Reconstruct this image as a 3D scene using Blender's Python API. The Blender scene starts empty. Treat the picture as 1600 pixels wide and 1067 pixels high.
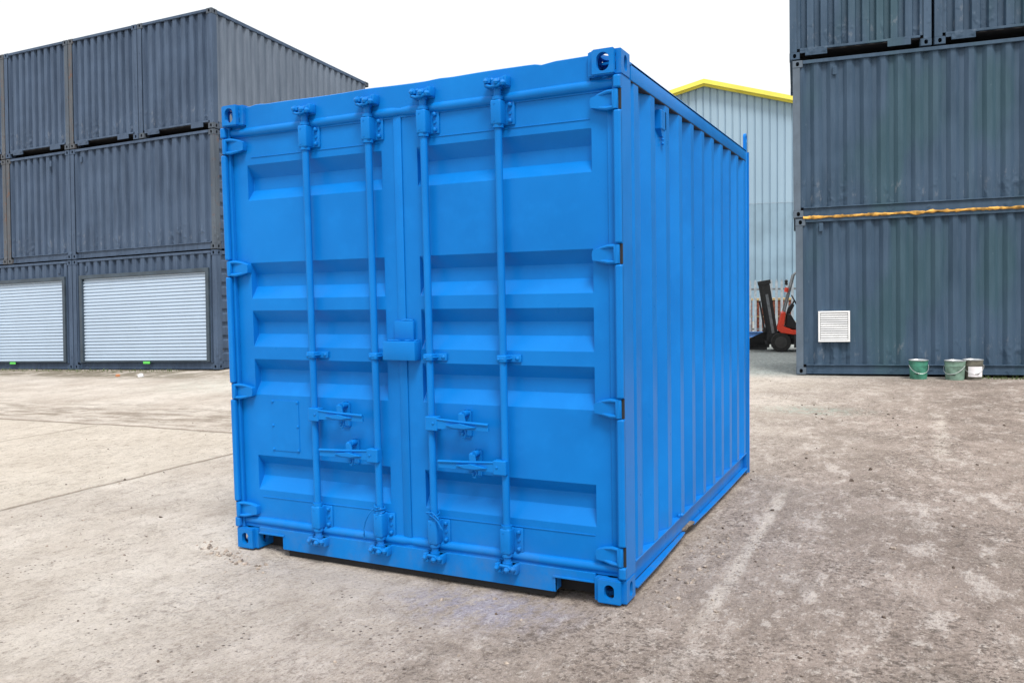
import bpy, bmesh, math, random
from mathutils import Vector, Matrix, noise
R = math.radians
S = bpy.context.scene
COL = S.collection
random.seed(7)

# ---------------------------------------------------------------- camera, sky, sun, exposure
cam_d = bpy.data.cameras.new('camera')
cam = bpy.data.objects.new('camera', cam_d); COL.objects.link(cam); S.camera = cam
cam_d.sensor_fit = 'HORIZONTAL'; cam_d.sensor_width = 36.0; cam_d.lens = 29.4055
cam_d.clip_start = 0.05; cam_d.clip_end = 3000
YAW, PITCH, ROLL = -0.454489, -0.06031, -0.019299
cy_, sy_, cp_, sp_ = math.cos(YAW), math.sin(YAW), math.cos(PITCH), math.sin(PITCH)
fwd = Vector((sy_*cp_, cy_*cp_, sp_)); rgt = Vector((cy_, -sy_, 0)); up = rgt.cross(fwd)
r2 = math.cos(ROLL)*rgt + math.sin(ROLL)*up; u2 = -math.sin(ROLL)*rgt + math.cos(ROLL)*up
M = Matrix((r2, u2, -fwd)).transposed().to_4x4(); M.translation = Vector((1.23368, -3.68743, 1.49406))
cam.matrix_world = M

SUN_EL, SUN_AZ = R(58), R(140)          # azimuth of the sun measured from +y towards +x
w = bpy.data.worlds.new('World'); S.world = w; w.use_nodes = True
nt = w.node_tree; nt.nodes.clear()
sky = nt.nodes.new('ShaderNodeTexSky'); sky.sky_type = 'NISHITA'; sky.sun_disc = False
sky.sun_elevation = SUN_EL; sky.sun_rotation = SUN_AZ
sky.dust_density = 4.0; sky.air_density = 1.0
ovc = nt.nodes.new('ShaderNodeMix'); ovc.data_type = 'RGBA'; ovc.inputs[0].default_value = 0.88
bg = nt.nodes.new('ShaderNodeBackground'); bg.inputs['Strength'].default_value = 0.10
wo = nt.nodes.new('ShaderNodeOutputWorld')
tcw = nt.nodes.new('ShaderNodeTexCoord'); sxyz = nt.nodes.new('ShaderNodeSeparateXYZ')
grad = nt.nodes.new('ShaderNodeMapRange'); grad.inputs[1].default_value = 0.0; grad.inputs[2].default_value = 1.0
lum = nt.nodes.new('ShaderNodeMix'); lum.data_type = 'RGBA'          # overcast: brighter overhead than at the horizon
lum.inputs[6].default_value = (6.3, 6.3, 6.15, 1); lum.inputs[7].default_value = (10.2, 10.5, 10.8, 1)
nt.links.new(tcw.outputs['Generated'], sxyz.inputs[0]); nt.links.new(sxyz.outputs[2], grad.inputs[0])
nt.links.new(grad.outputs[0], lum.inputs[0]); nt.links.new(lum.outputs[2], ovc.inputs[7])
nt.links.new(sky.outputs[0], ovc.inputs[6]); nt.links.new(ovc.outputs[2], bg.inputs['Color'])
nt.links.new(bg.outputs[0], wo.inputs[0])
sd = bpy.data.lights.new('sun', 'SUN'); sd.energy = 2.0; sd.angle = R(18); sd.color = (1, .96, .9)
sun = bpy.data.objects.new('sun', sd); COL.objects.link(sun)
sdir = Vector((math.sin(SUN_AZ)*math.cos(SUN_EL), math.cos(SUN_AZ)*math.cos(SUN_EL), math.sin(SUN_EL)))
sun.rotation_euler = sdir.to_track_quat('Z', 'Y').to_euler(); sun.location = (-3, -6, 12)
S.view_settings.view_transform = 'Standard'; S.view_settings.look = 'None'
S.view_settings.exposure = 0.67; S.view_settings.gamma = 1.0
S.render.engine = 'CYCLES'

# ---------------------------------------------------------------- node helpers and materials
class NT:
    def __init__(s, name):
        s.m = bpy.data.materials.new(name); s.m.use_nodes = True
        s.t = s.m.node_tree; s.t.nodes.clear()
        s.out = s.t.nodes.new('ShaderNodeOutputMaterial')
        s.b = s.t.nodes.new('ShaderNodeBsdfPrincipled'); s.t.links.new(s.b.outputs[0], s.out.inputs[0])
        s.tc = s.t.nodes.new('ShaderNodeTexCoord')
    def set(s, sock, v):
        if isinstance(v, bpy.types.NodeSocket): s.t.links.new(v, sock)
        elif isinstance(v, (tuple, list)) and len(v) == 3 and sock.type == 'RGBA': sock.default_value = (*v, 1)
        else: sock.default_value = v
    def P(s, **k):
        for n, v in k.items(): s.set(s.b.inputs[n.replace('_', ' ')], v)
    def math(s, op, a, b=0.0, c=0.0, clamp=False):
        n = s.t.nodes.new('ShaderNodeMath'); n.operation = op; n.use_clamp = clamp
        for i, v in enumerate((a, b, c)): s.set(n.inputs[i], v)
        return n.outputs[0]
    def vec(s, scale=(1, 1, 1), rot=(0, 0, 0), src=None):
        n = s.t.nodes.new('ShaderNodeMapping'); s.t.links.new(src or s.tc.outputs['Object'], n.inputs[0])
        n.inputs['Scale'].default_value = scale; n.inputs['Rotation'].default_value = rot
        return n.outputs[0]
    def noise(s, scale, detail=4, rough=.55, vec=None, dist=0.0):
        n = s.t.nodes.new('ShaderNodeTexNoise'); n.inputs['Scale'].default_value = scale
        n.inputs['Detail'].default_value = detail; n.inputs['Roughness'].default_value = rough
        n.inputs['Distortion'].default_value = dist
        s.t.links.new(vec or s.tc.outputs['Object'], n.inputs['Vector']); return n.outputs['Fac']
    def voro(s, scale, vec=None, feature='F1', rnd=1.0):
        n = s.t.nodes.new('ShaderNodeTexVoronoi'); n.feature = feature; n.inputs['Scale'].default_value = scale
        n.inputs['Randomness'].default_value = rnd
        s.t.links.new(vec or s.tc.outputs['Object'], n.inputs['Vector']); return n.outputs['Distance']
    def ramp(s, f, a, b, smooth=True):
        n = s.t.nodes.new('ShaderNodeMapRange'); n.interpolation_type = 'SMOOTHSTEP' if smooth else 'LINEAR'
        s.set(n.inputs[0], f); n.inputs[1].default_value = a; n.inputs[2].default_value = b
        return n.outputs[0]
    def mix(s, f, a, b, mode='MIX'):
        n = s.t.nodes.new('ShaderNodeMix'); n.data_type = 'RGBA'; n.blend_type = mode
        s.set(n.inputs[0], f); s.set(n.inputs[6], a); s.set(n.inputs[7], b); return n.outputs[2]
    def sep(s, src=None):
        n = s.t.nodes.new('ShaderNodeSeparateXYZ'); s.t.links.new(src or s.tc.outputs['Object'], n.inputs[0]); return n.outputs
    def bump(s, h, strength, dist, normal=None):
        n = s.t.nodes.new('ShaderNodeBump'); n.inputs['Strength'].default_value = strength; n.inputs['Distance'].default_value = dist
        s.t.links.new(h, n.inputs['Height'])
        if normal: s.t.links.new(normal, n.inputs['Normal'])
        return n.outputs[0]
    def objrand(s):
        n = s.t.nodes.new('ShaderNodeObjectInfo'); return n.outputs['Random']

def simple(name, col, rough=.6, metal=0.0, var=.12, scale=6.0, bump=.0):
    m = NT(name); n = m.noise(scale, 5)
    c = m.mix(m.ramp(n, .3, .7), tuple(max(0, x*(1-var)) for x in col), tuple(min(1, x*(1+var)) for x in col))
    m.P(Base_Color=c, Roughness=rough, Metallic=metal)
    if bump: m.P(Normal=m.bump(m.noise(scale*8, 3), bump, .003))
    return m.m

def blue_paint():
    m = NT('blue gloss paint')
    big = m.noise(1.6, 3); mid = m.noise(9, 5, .6); fine = m.noise(120, 3)
    brush = m.noise(30, 4, .6, m.vec((6, 6, .5)))
    c = m.mix(m.ramp(big, .3, .72), (.003, .155, .510), (.0045, .186, .590))
    c = m.mix(m.math('MULTIPLY', m.ramp(mid, .48, .78), .22), c, (.008, .235, .70))
    # grime splashed up from the ground, and a few chips low down
    z = m.sep()[2]
    low = m.math('MULTIPLY', m.ramp(z, .34, 0.0), m.ramp(m.noise(5, 6, .7), .42, .75))
    c = m.mix(m.math('MULTIPLY', low, .35), c, (.10, .16, .25))
    chip = m.math('MULTIPLY', m.ramp(m.noise(55, 3, .6), .70, .74), m.ramp(z, .25, .02))
    c = m.mix(m.math('MULTIPLY', chip, .8), c, (.02, .03, .06))
    m.P(Base_Color=c, Roughness=m.math('MULTIPLY_ADD', mid, .18, .22))
    b = m.bump(m.noise(2.6, 2), .22, .02)
    b = m.bump(brush, .10, .002, b); b = m.bump(fine, .06, .001, b)
    m.P(Normal=b); m.b.inputs['Specular IOR Level'].default_value = .13
    return m.m

def grey_paint(name, a, b_, rust=.0, dent=1.0, green=False):
    m = NT(name)
    st = m.noise(3.0, 5, .6, m.vec((3, 3, .35))); sp = m.noise(14, 6, .65); big = m.noise(.7, 3)
    c = m.mix(m.ramp(st, .28, .72), a, b_)
    c = m.mix(m.math('MULTIPLY', m.ramp(big, .4, .7), .35), c, tuple(x*1.3 for x in b_))
    scuff = m.math('MULTIPLY', m.ramp(m.noise(6, 9, .76, m.vec((2.0, 2.0, .9))), .63, .70), .38)
    c = m.mix(scuff, c, (.15, .19, .25))
    streak = m.math('MULTIPLY', m.ramp(m.noise(2.2, 5, .65, m.vec((9, 9, .16))), .64, .76), .22)
    c = m.mix(streak, c, (.115, .14, .18))
    dark = m.math('MULTIPLY', m.ramp(m.noise(2.0, 5, .65, m.vec((7, 7, .22))), .62, .76), .25)
    c = m.mix(dark, c, (.022, .034, .052))
    if green:
        g = m.math('MULTIPLY', m.ramp(m.noise(1.1, 3, .5, m.vec((1, 1, .3))), .50, .66), .35)
        c = m.mix(g, c, (.035, .095, .095))
    z = m.sep()[2]
    # knocks near the foot of the wall: bright rubbed crests with a shape of their own
    rub = m.math('MULTIPLY', m.ramp(m.noise(5.0, 8, .72, m.vec((2.4, 2.4, .8))), .56, .66), m.math('MULTIPLY', m.ramp(z, .75, .45), m.ramp(z, .16, .30)))
    c = m.mix(m.math('MULTIPLY', rub, .35), c, (.22, .24, .27))
    spots = m.math('MULTIPLY', m.ramp(m.noise(26, 5, .7), .74 - .16*rust, .80 - .1*rust), min(1, .35 + rust))
    c = m.mix(spots, c, (.17, .075, .035))
    if rust > .2:
        r = m.math('MULTIPLY', m.ramp(m.noise(5, 6, .7), .62 - .2*rust, .74 - .2*rust), min(1, rust*1.2))
        c = m.mix(r, c, m.mix(m.ramp(sp, .4, .6), (.085, .050, .036), (.20, .085, .042)))
    m.P(Base_Color=c, Roughness=m.math('MULTIPLY_ADD', sp, .3, .42), Specular_IOR_Level=.22)
    d = m.bump(m.noise(1.5, 2, .45), .22*dent, .05)
    kick = m.math('MULTIPLY', m.ramp(m.noise(4.5, 2, .4, m.vec((1.3, 1.3, 1))), .56, .80), m.ramp(z, .80, .30))
    d = m.bump(kick, .45*dent, .05, d); d = m.bump(sp, .08, .003, d)
    m.P(Normal=d)
    return m.m

def ground_mat():
    m = NT('worn concrete and dirt')
    X, Y, Z = m.sep()
    wob = m.math('MULTIPLY_ADD', m.noise(2.2, 5, .6), .10, -.05)
    wob2 = m.math('MULTIPLY_ADD', m.noise(.45, 4, .6), 2.6, -1.3)
    fine = m.noise(70, 6, .75, m.vec((1, .62, 1))); grit = m.noise(190, 3, .7); mid = m.noise(13, 8, .72, m.vec((1.1, .6, 1), (0, 0, R(18)))); big = m.noise(.9, 6, .62); huge = m.noise(.22, 4, .6)
    lay = m.noise(1.0, 9, .74, m.vec((3.4, 1.5, 1), (0, 0, R(14))))      # scraped, layered dirt
    lay2 = m.noise(2.4, 9, .76, m.vec((2.3, 1.3, 1), (0, 0, R(30))))
    pale = m.mix(m.ramp(big, .30, .70), (.470, .412, .355), (.620, .565, .505))
    dirt = m.mix(m.ramp(big, .30, .70), (.240, .192, .164), (.400, .330, .288))
    # dirt to the right of the container, bare concrete to the left
    side = m.ramp(m.math('ADD', m.math('ADD', X, m.math('MULTIPLY', Y, -.10)), wob2), -2.5, 1.1)
    c = m.mix(side, pale, dirt)
    c = m.mix(m.math('MULTIPLY', m.ramp(lay, .52, .60), m.math('MULTIPLY_ADD', side, .45, .15)), c, (.60, .535, .490))
    c = m.mix(m.math('MULTIPLY', m.ramp(lay2, .50, .40), m.math('MULTIPLY_ADD', side, .32, .20)), c, (.205, .165, .138))
    c = m.mix(m.math('MULTIPLY', m.ramp(lay2, .57, .63), m.math('MULTIPLY_ADD', side, .30, .18)), c, (.66, .595, .545))
    c = m.mix(m.math('MULTIPLY', m.ramp(m.noise(.55, 8, .7), .50, .60), m.math('MULTIPLY_ADD', side, .34, .16)), c, (.215, .178, .150))
    # slab joints of the concrete on the left
    def line(coord, at, wd): return m.ramp(m.math('ABSOLUTE', m.math('SUBTRACT', m.math('ADD', coord, wob), at)), wd, wd*.25)
    slab_y = m.ramp(Y, 3.25, 3.05)
    j1 = m.math('MULTIPLY', line(X, -4.70, .035), m.ramp(Y, 6.5, 5.5))
    j2 = m.math('MULTIPLY', line(X, -7.69, .045), slab_y)
    j3 = m.math('MULTIPLY', line(Y, 3.18, .06), m.ramp(X, -4.3, -4.8))
    jt = m.math('MAXIMUM', m.math('MAXIMUM', j1, j2), j3)
    c = m.mix(m.math('MULTIPLY', jt, .75), c, (.175, .135, .098))
    slab = m.math('MULTIPLY', m.ramp(X, -4.68, -4.75), m.ramp(Y, 3.2, 3.1))
    c = m.mix(m.math('MULTIPLY', slab, .55), c, m.mix(m.ramp(mid, .3, .7), (.50, .44, .365), (.585, .525, .445)))
    mud = m.math('MULTIPLY', m.math('MULTIPLY', m.ramp(Y, 3.1, 3.5), m.ramp(Y, 5.4, 3.9)), m.math('MULTIPLY', m.ramp(X, -4.2, -5.2), m.ramp(m.noise(1.3, 6, .66, m.vec((1, 3, 1))), .42, .62)))
    c = m.mix(m.math('MULTIPLY', mud, .75), c, (.205, .165, .125))
    # mossy earth along the foot of the far stacks
    moss = m.math('MULTIPLY', m.math('MULTIPLY', m.ramp(m.math('ADD', Y, m.math('MULTIPLY', wob2, .25)), 7.6, 8.4), m.ramp(X, -9.0, -13.5)), m.ramp(m.noise(2, 6, .7), .35, .55))
    c = m.mix(m.math('MULTIPLY', moss, .8), c, (.115, .098, .055))
    moss2 = m.math('MULTIPLY', m.math('MULTIPLY', m.ramp(m.math('SUBTRACT', Y, m.math('MULTIPLY', X, .21)), 10.55, 10.75), m.ramp(X, 1.8, 2.5)), m.ramp(m.noise(5, 5, .7), .40, .55))
    c = m.mix(m.math('MULTIPLY', moss2, .7), c, (.26, .24, .10))
    # cooler, greyer yard floor behind the stacks
    far = m.ramp(m.math('SUBTRACT', Y, m.math('MULTIPLY', X, .2)), 10.3, 11.6)
    far = m.math('MULTIPLY', far, m.ramp(X, -9, -7))
    c = m.mix(m.math('MULTIPLY', far, .9), c, m.mix(m.ramp(mid, .3, .7), (.235, .275, .265), (.345, .385, .375)))
    # pale scrape along the right of the container and a fainter one farther off
    sc = m.math('MULTIPLY', m.math('MULTIPLY', line(X, .36, .058), m.math('MULTIPLY', m.ramp(Y, -.4, .4), m.ramp(Y, 3.0, 2.2))), m.ramp(m.noise(3.2, 6, .75), .30, .44))
    sc2 = m.math('MULTIPLY', m.math('MULTIPLY', line(X, 1.42, .11), m.math('MULTIPLY', m.ramp(Y, 3.8, 4.6), m.ramp(Y, 7.6, 6.6))), m.ramp(m.noise(4, 5, .7), .36, .60))
    c = m.mix(m.math('MULTIPLY', m.math('MAXIMUM', sc, sc2), .72), c, (.60, .535, .475))
    # blue overspray by the near corner, green paint spilt farther off
    def blot(x, y, r, sx=1.0):
        dx = m.math('MULTIPLY', m.math('SUBTRACT', X, x), sx); dy = m.math('SUBTRACT', Y, y)
        d = m.math('SQRT', m.math('ADD', m.math('MULTIPLY', dx, dx), m.math('MULTIPLY', dy, dy)))
        return m.math('MULTIPLY', m.ramp(d, r, r*.2), m.ramp(mid, .42, .62))
    c = m.mix(m.math('MULTIPLY', blot(-.66, -.20, .42, .6), .36), c, (.10, .16, .42))
    c = m.mix(m.math('MULTIPLY', blot(.12, 6.9, .55, .6), .40), c, (.14, .34, .28))
    c = m.mix(m.math('MULTIPLY', blot(-9.6, 7.3, 1.8, .7), .30), c, (.27, .39, .34))
    # pits, grit and little dark crumbs
    rough = m.math('MULTIPLY_ADD', side, .35, .50)
    c = m.mix(m.math('MULTIPLY', m.ramp(mid, .47, .36), m.math('MULTIPLY', rough, .7)), c, (.19, .15, .125))
    c = m.mix(m.math('MULTIPLY', m.ramp(mid, .55, .66), m.math('MULTIPLY', rough, .6)), c, (.68, .62, .57))
    c = m.mix(m.math('MULTIPLY', m.ramp(fine, .48, .34), rough), c, (.13, .10, .082))
    c = m.mix(m.math('MULTIPLY', m.ramp(fine, .56, .68), m.math('MULTIPLY', rough, .8)), c, (.72, .66, .60))
    patch = m.ramp(m.noise(.9, 7, .70, m.vec((1.3, .9, 1))), .44, .58)
    c = m.mix(m.math('MULTIPLY', m.math('MULTIPLY', m.ramp(m.noise(34, 6, .78), .50, .42), patch), m.math('MULTIPLY_ADD', side, .55, .30)), c, (.100, .078, .066))
    c = m.mix(m.math('MULTIPLY', m.ramp(grit, .44, .30), m.math('MULTIPLY', rough, .9)), c, (.10, .078, .064))
    c = m.mix(m.math('MULTIPLY', m.ramp(grit, .60, .70), m.math('MULTIPLY', rough, .7)), c, (.78, .73, .67))
    crumb = m.math('MULTIPLY', m.ramp(m.voro(26), .20, .10), m.ramp(m.noise(3.5, 5, .65), .50, .60))
    c = m.mix(m.math('MULTIPLY', crumb, .85), c, (.085, .062, .048))
    m.P(Base_Color=c, Roughness=.93, Specular_IOR_Level=.2)
    h = m.math('ADD', m.math('MULTIPLY', mid, .6), m.math('MULTIPLY', fine, .22))
    h = m.math('ADD', h, m.math('MULTIPLY', lay, .7)); h = m.math('SUBTRACT', h, m.math('MULTIPLY', jt, .6))
    h = m.math('ADD', h, m.math('MULTIPLY', crumb, .3))
    m.P(Normal=m.bump(h, 1.0, .045))
    return m.m

M_BLUE = blue_paint()
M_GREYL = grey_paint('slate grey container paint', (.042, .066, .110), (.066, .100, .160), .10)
M_GREYLIT = grey_paint('lit slate grey paint', (.100, .128, .172), (.140, .172, .222), .06)  # lighter slate grey: stronger light on the right-facing end wall, put into its colour
M_GREYR = grey_paint('blue grey container paint', (.033, .063, .103), (.052, .089, .140), .06, .8, True)
M_POSTR = simple('grey post paint', (.085, .118, .158), .5, 0, .16, 3)
M_RUSTY = grey_paint('rusty grey steel', (.055, .070, .095), (.085, .105, .130), .38)
M_RUSTX = grey_paint('heavily rusted steel', (.062, .074, .092), (.098, .104, .114), .50)
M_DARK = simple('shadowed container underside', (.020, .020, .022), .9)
M_GROUND = ground_mat()
M_SHUT = simple('galvanised shutter', (.42, .52, .64), .5, .0, .03, 1.5)
M_FRAME = simple('dark shutter frame', (.038, .058, .080), .5, 0, .2, 4)
M_WHITE = simple('white plastic', (.74, .75, .76), .45, 0, .06, 5)
M_LIME = simple('lime green tag', (.12, .62, .10), .5)
M_FOAM = simple('amber expanding foam', (.52, .28, .055), .8, 0, .6, 9, .5)
M_CLAD = None
def clad_mat():
    m = NT('pale blue cladding')
    n = m.noise(.5, 4, .6, m.vec((1, 1, .25))); st = m.noise(2.2, 5, .65, m.vec((5, 5, .12)))
    c = m.mix(m.ramp(n, .3, .7), (.258, .370, .470), (.310, .432, .535))
    c = m.mix(m.math('MULTIPLY', m.ramp(st, .55, .75), .35), c, (.20, .30, .39))
    m.P(Base_Color=c, Roughness=.45); return m.m
M_CLAD = clad_mat()
M_YELLOW = simple('yellow trim', (.80, .69, .10), .5, 0, .07, .8)
M_GALV = simple('galvanised fence steel', (.36, .41, .45), .5, .3, .2, 8)
M_BLACK = simple('black machine paint', (.014, .014, .015), .5, 0, .3, 10)
M_TYRE = simple('tyre rubber', (.022, .021, .020), .85, 0, .3, 20)
M_RIM = simple('dark wheel rim', (.048, .045, .042), .6)
M_RED = simple('orange red forklift paint', (.78, .060, .025), .42, 0, .1, 5)
M_STEEL = simple('worn grey steel', (.20, .21, .22), .45, .5, .25, 12)
M_BEAM = simple('blue beam paint', (.055, .15, .36), .5, 0, .2, 5)
M_SEAT = simple('black vinyl', (.02, .02, .02), .6)
M_GREENB = simple('green pail paint', (.050, .215, .150), .45, 0, .35, 9)
M_GREENB2 = simple('faded green pail paint', (.165, .270, .215), .5, 0, .35, 9)
M_TIN = simple('bare tin', (.55, .57, .58), .35, .5, .15, 9)
M_PAPER = simple('white label paper', (.82, .80, .83), .7, 0, .04, 5)
M_INK = simple('black ink', (.02, .02, .025), .7)
M_DIRTYP = simple('dirty pail', (.135, .13, .105), .6, 0, .4, 8)
M_LITW = simple('white litter', (.66, .66, .67), .7); M_LITO = simple('orange litter', (.42, .17, .07), .7)
def brick_mat():
    m = NT('red brick'); n = m.t.nodes.new('ShaderNodeTexBrick')
    v = m.vec((1, 1, 1), (R(90), 0, 0)); m.t.links.new(v, n.inputs['Vector'])
    n.inputs['Color1'].default_value = (.27, .075, .045, 1); n.inputs['Color2'].default_value = (.36, .13, .08, 1)
    n.inputs['Mortar'].default_value = (.03, .02, .018, 1); n.inputs['Scale'].default_value = 4.6
    n.inputs['Mortar Size'].default_value = .03
    m.P(Base_Color=n.outputs['Color'], Roughness=.9); return m.m
M_BRICK = brick_mat()
M_WOOD = simple('pallet wood', (.42, .30, .15), .85, 0, .3, 8)
M_STONE = simple('grit and stones', (.30, .25, .21), .95, 0, .6, 30)
M_CLOD = simple('dark earth', (.085, .062, .048), .95, 0, .4, 30)
M_TORN = simple('bare torn steel', (.20, .165, .13), .7, .2, .5, 40)
M_WEED = simple('weed leaves', (.075, .115, .03), .7, 0, .4, 12)

# ---------------------------------------------------------------- mesh helpers
class MB:
    def __init__(s): s.b = bmesh.new()
    def box(s, x0, x1, y0, y1, z0, z1, bev=0.0, seg=2):
        r = bmesh.ops.create_cube(s.b, size=1.0); vs = r['verts']
        for v in vs: v.co = Vector((x0+(x1-x0)*(v.co.x+.5), y0+(y1-y0)*(v.co.y+.5), z0+(z1-z0)*(v.co.z+.5)))
        if bev:
            es = list({e for v in vs for e in v.link_edges})
            bmesh.ops.bevel(s.b, geom=es, offset=bev, segments=seg, affect='EDGES', profile=.5)
        return s
    def cyl(s, p0, p1, r0, r1=None, n=16, caps=True):
        p0, p1 = Vector(p0), Vector(p1); r1 = r0 if r1 is None else r1
        d = p1-p0; q = d.to_track_quat('Z', 'Y').to_matrix().to_4x4(); q.translation = (p0+p1)/2
        bmesh.ops.create_cone(s.b, cap_ends=caps, segments=n, radius1=r0, radius2=r1, depth=d.length, matrix=q)
        return s
    def sph(s, c, r, sx=1, sy=1, sz=1, n=10):
        mt = Matrix.Translation(c) @ Matrix.Diagonal((r*sx, r*sy, r*sz, 1))
        bmesh.ops.create_uvsphere(s.b, u_segments=n, v_segments=max(4, n//2), radius=1, matrix=mt); return s
    def prism(s, pts, axis, a, b):
        # polygon pts in the two other axes (in order), extruded along axis from a to b
        def co(p, t):
            return {'x': (t, p[0], p[1]), 'y': (p[0], t, p[1]), 'z': (p[0], p[1], t)}[axis]
        A = [s.b.verts.new(co(p, a)) for p in pts]; B = [s.b.verts.new(co(p, b)) for p in pts]
        n = len(pts); fs = [s.b.faces.new(A), s.b.faces.new(B[::-1])]
        for i in range(n): fs.append(s.b.faces.new((A[i], B[i], B[(i+1) % n], A[(i+1) % n])))
        return s
    def tube(s, pts, r, n=8):
        pts = [Vector(p) for p in pts]; rings = []
        for i, p in enumerate(pts):
            d = (pts[min(i+1, len(pts)-1)]-pts[max(i-1, 0)]).normalized()
            q = d.to_track_quat('Z', 'Y')
            rr = r[i] if isinstance(r, (list, tuple)) else r
            rings.append([s.b.verts.new(p+q @ Vector((rr*math.cos(2*math.pi*k/n), rr*math.sin(2*math.pi*k/n), 0))) for k in range(n)])
        for a, b in zip(rings, rings[1:]):
            for k in range(n): s.b.faces.new((a[k], a[(k+1) % n], b[(k+1) % n], b[k]))
        s.b.faces.new(rings[0][::-1]); s.b.faces.new(rings[-1]); return s
    def lathe(s, prof, c=(0, 0, 0), n=28):
        rings = [[s.b.verts.new((c[0]+r*math.cos(2*math.pi*k/n), c[1]+r*math.sin(2*math.pi*k/n), c[2]+z)) for k in range(n)] for r, z in prof]
        for a, b in zip(rings, rings[1:]):
            for k in range(n): s.b.faces.new((a[k], a[(k+1) % n], b[(k+1) % n], b[k]))
        s.b.faces.new(rings[0][::-1]); s.b.faces.new(rings[-1]); return s
    def face(s, cs): s.b.faces.new([s.b.verts.new(c) for c in cs]); return s
    def xf(s, mt): bmesh.ops.transform(s.b, matrix=mt, verts=s.b.verts); return s
    def build(s, name, mat, parent=None, bev=0.0, smooth=False, loc=None):
        bmesh.ops.recalc_face_normals(s.b, faces=s.b.faces)
        me = bpy.data.meshes.new(name); s.b.to_mesh(me); s.b.free()
        return link(name, me, mat, parent, bev, smooth, loc)
def link(name, me, mat, parent=None, bev=0.0, smooth=False, loc=None):
    if mat and not me.materials: me.materials.append(mat)
    o = bpy.data.objects.new(name, me); COL.objects.link(o); o.parent = parent
    if loc: o.location = loc
    if smooth:
        for p in me.polygons: p.use_smooth = True
        me.set_sharp_from_angle(angle=R(38))
    if bev:
        md = o.modifiers.new('edge', 'BEVEL'); md.width = bev; md.segments = 2; md.limit_method = 'ANGLE'; md.angle_limit = R(40)
    return o
def thing(name, label, cat, loc=(0, 0, 0), rot=(0, 0, 0), group=None):
    o = bpy.data.objects.new(name, None); COL.objects.link(o); o.location = loc; o.rotation_euler = rot
    o.empty_display_size = .2
    return tag(o, label, cat, group)
def tag(o, label, cat, group=None):
    o['label'] = label; o['category'] = cat
    if group: o['group'] = group
    return o
def struct(o): o['kind'] = 'structure'; return o
def boolean(me_base, cutters):
    # returns a new mesh: base minus every cutter mesh
    o = bpy.data.objects.new('tmp_base', me_base); COL.objects.link(o); tmp = [o]
    for c in cutters:
        co = bpy.data.objects.new('tmp_cut', c); COL.objects.link(co); tmp.append(co)
        md = o.modifiers.new('b', 'BOOLEAN'); md.operation = 'DIFFERENCE'; md.object = co; md.solver = 'EXACT'
    dg = bpy.context.evaluated_depsgraph_get(); dg.update()
    res = bpy.data.meshes.new_from_object(o.evaluated_get(dg))
    for t in tmp:
        d = t.data; bpy.data.objects.remove(t); bpy.data.meshes.remove(d)
    return res
def mesh_of(mb, name='tmp'):
    bmesh.ops.recalc_face_normals(mb.b, faces=mb.b.faces)
    me = bpy.data.meshes.new(name); mb.b.to_mesh(me); mb.b.free(); return me
def oval(w, h, n=10):
    # upright stadium of width w, height h
    r = w/2; k = max(0, h/2-r); P = []
    for i in range(n+1): a = math.pi*i/n; P.append((r*math.cos(a), k+r*math.sin(a)))
    for i in range(n+1): a = math.pi+math.pi*i/n; P.append((r*math.cos(a), -k+r*math.sin(a)))
    return P
def casting(wx=.162, dy=.178, hz=.118, fw_=.05, fh=.07, sw=.05, sh=.07, tw=.064, th_=.10, bev=.016):
    base = MB().box(0, wx, 0, dy, 0, hz); b = base.b
    ed = [e for e in b.edges if abs(e.verts[0].co.z-e.verts[1].co.z) > .01]
    bmesh.ops.bevel(b, geom=ed, offset=bev, segments=4, affect='EDGES')
    b.edges.ensure_lookup_table()
    top = [e for e in b.edges if all(v.co.z > hz-1e-4 for v in e.verts)] + [e for e in b.edges if all(v.co.z < 1e-4 for v in e.verts)]
    bmesh.ops.bevel(b, geom=top, offset=.005, segments=2, affect='EDGES')
    base = mesh_of(base, 'corner_casting')
    t = .026; cut = [mesh_of(MB().box(t, wx-t, t, dy-t, t*.8, hz-t*.8))]
    cx, cyy, cz = wx/2, dy/2, hz/2
    cut.append(mesh_of(MB().prism([(cx+p, cz+q) for p, q in oval(fw_, fh)], 'y', -.05, dy+.05)))
    cut.append(mesh_of(MB().prism([(cyy+p, cz+q) for p, q in oval(sw, sh)], 'x', -.05, wx+.05)))
    cut.append(mesh_of(MB().prism([(cx+p, cyy+q) for p, q in oval(tw, th_)], 'z', -.05, hz+.05)))
    return boolean(base, cut)
def corr(s0, s1, pitch, depth, outer=.26, slope=.24):
    # (s, d) profile of corrugated sheet: d = 0 on the outer flats, depth in the inner ones
    n = max(1, round((s1-s0)/pitch)); p = (s1-s0)/n; P = [(s0, 0)]
    for i in range(n):
        a = s0+i*p; h = outer*p/2
        P += [(a+h, 0), (a+h+slope*p, depth), (a+p-h-slope*p, depth), (a+p-h, 0)]
    P.append((s1, 0)); return P
def sheet(prof, z0, z1, at, axis, t=.0025, nz=1):
    # corrugated sheet standing from z0 to z1. axis 'x': runs in x, outer side faces -y at y=at;
    # axis '+x': runs in y, outer side faces +x at x=at; '-x' the mirror image; '+y' outer side faces +y
    mb = MB()
    def co(s, d, z):
        return {'x': (s, at+d, z), '+x': (at-d, s, z), '-x': (at+d, s, z), '+y': (s, at-d, z)}[axis]
    for sgn in (0, 1):
        zs = [z0+(z1-z0)*k/nz for k in range(nz+1)]
        rows = [[mb.b.verts.new(co(s, d+sgn*t, z)) for s, d in prof] for z in zs]
        for a, b in zip(rows, rows[1:]):
            for i in range(len(prof)-1): mb.b.faces.new((a[i], a[i+1], b[i+1], b[i]))
    return mb

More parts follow.
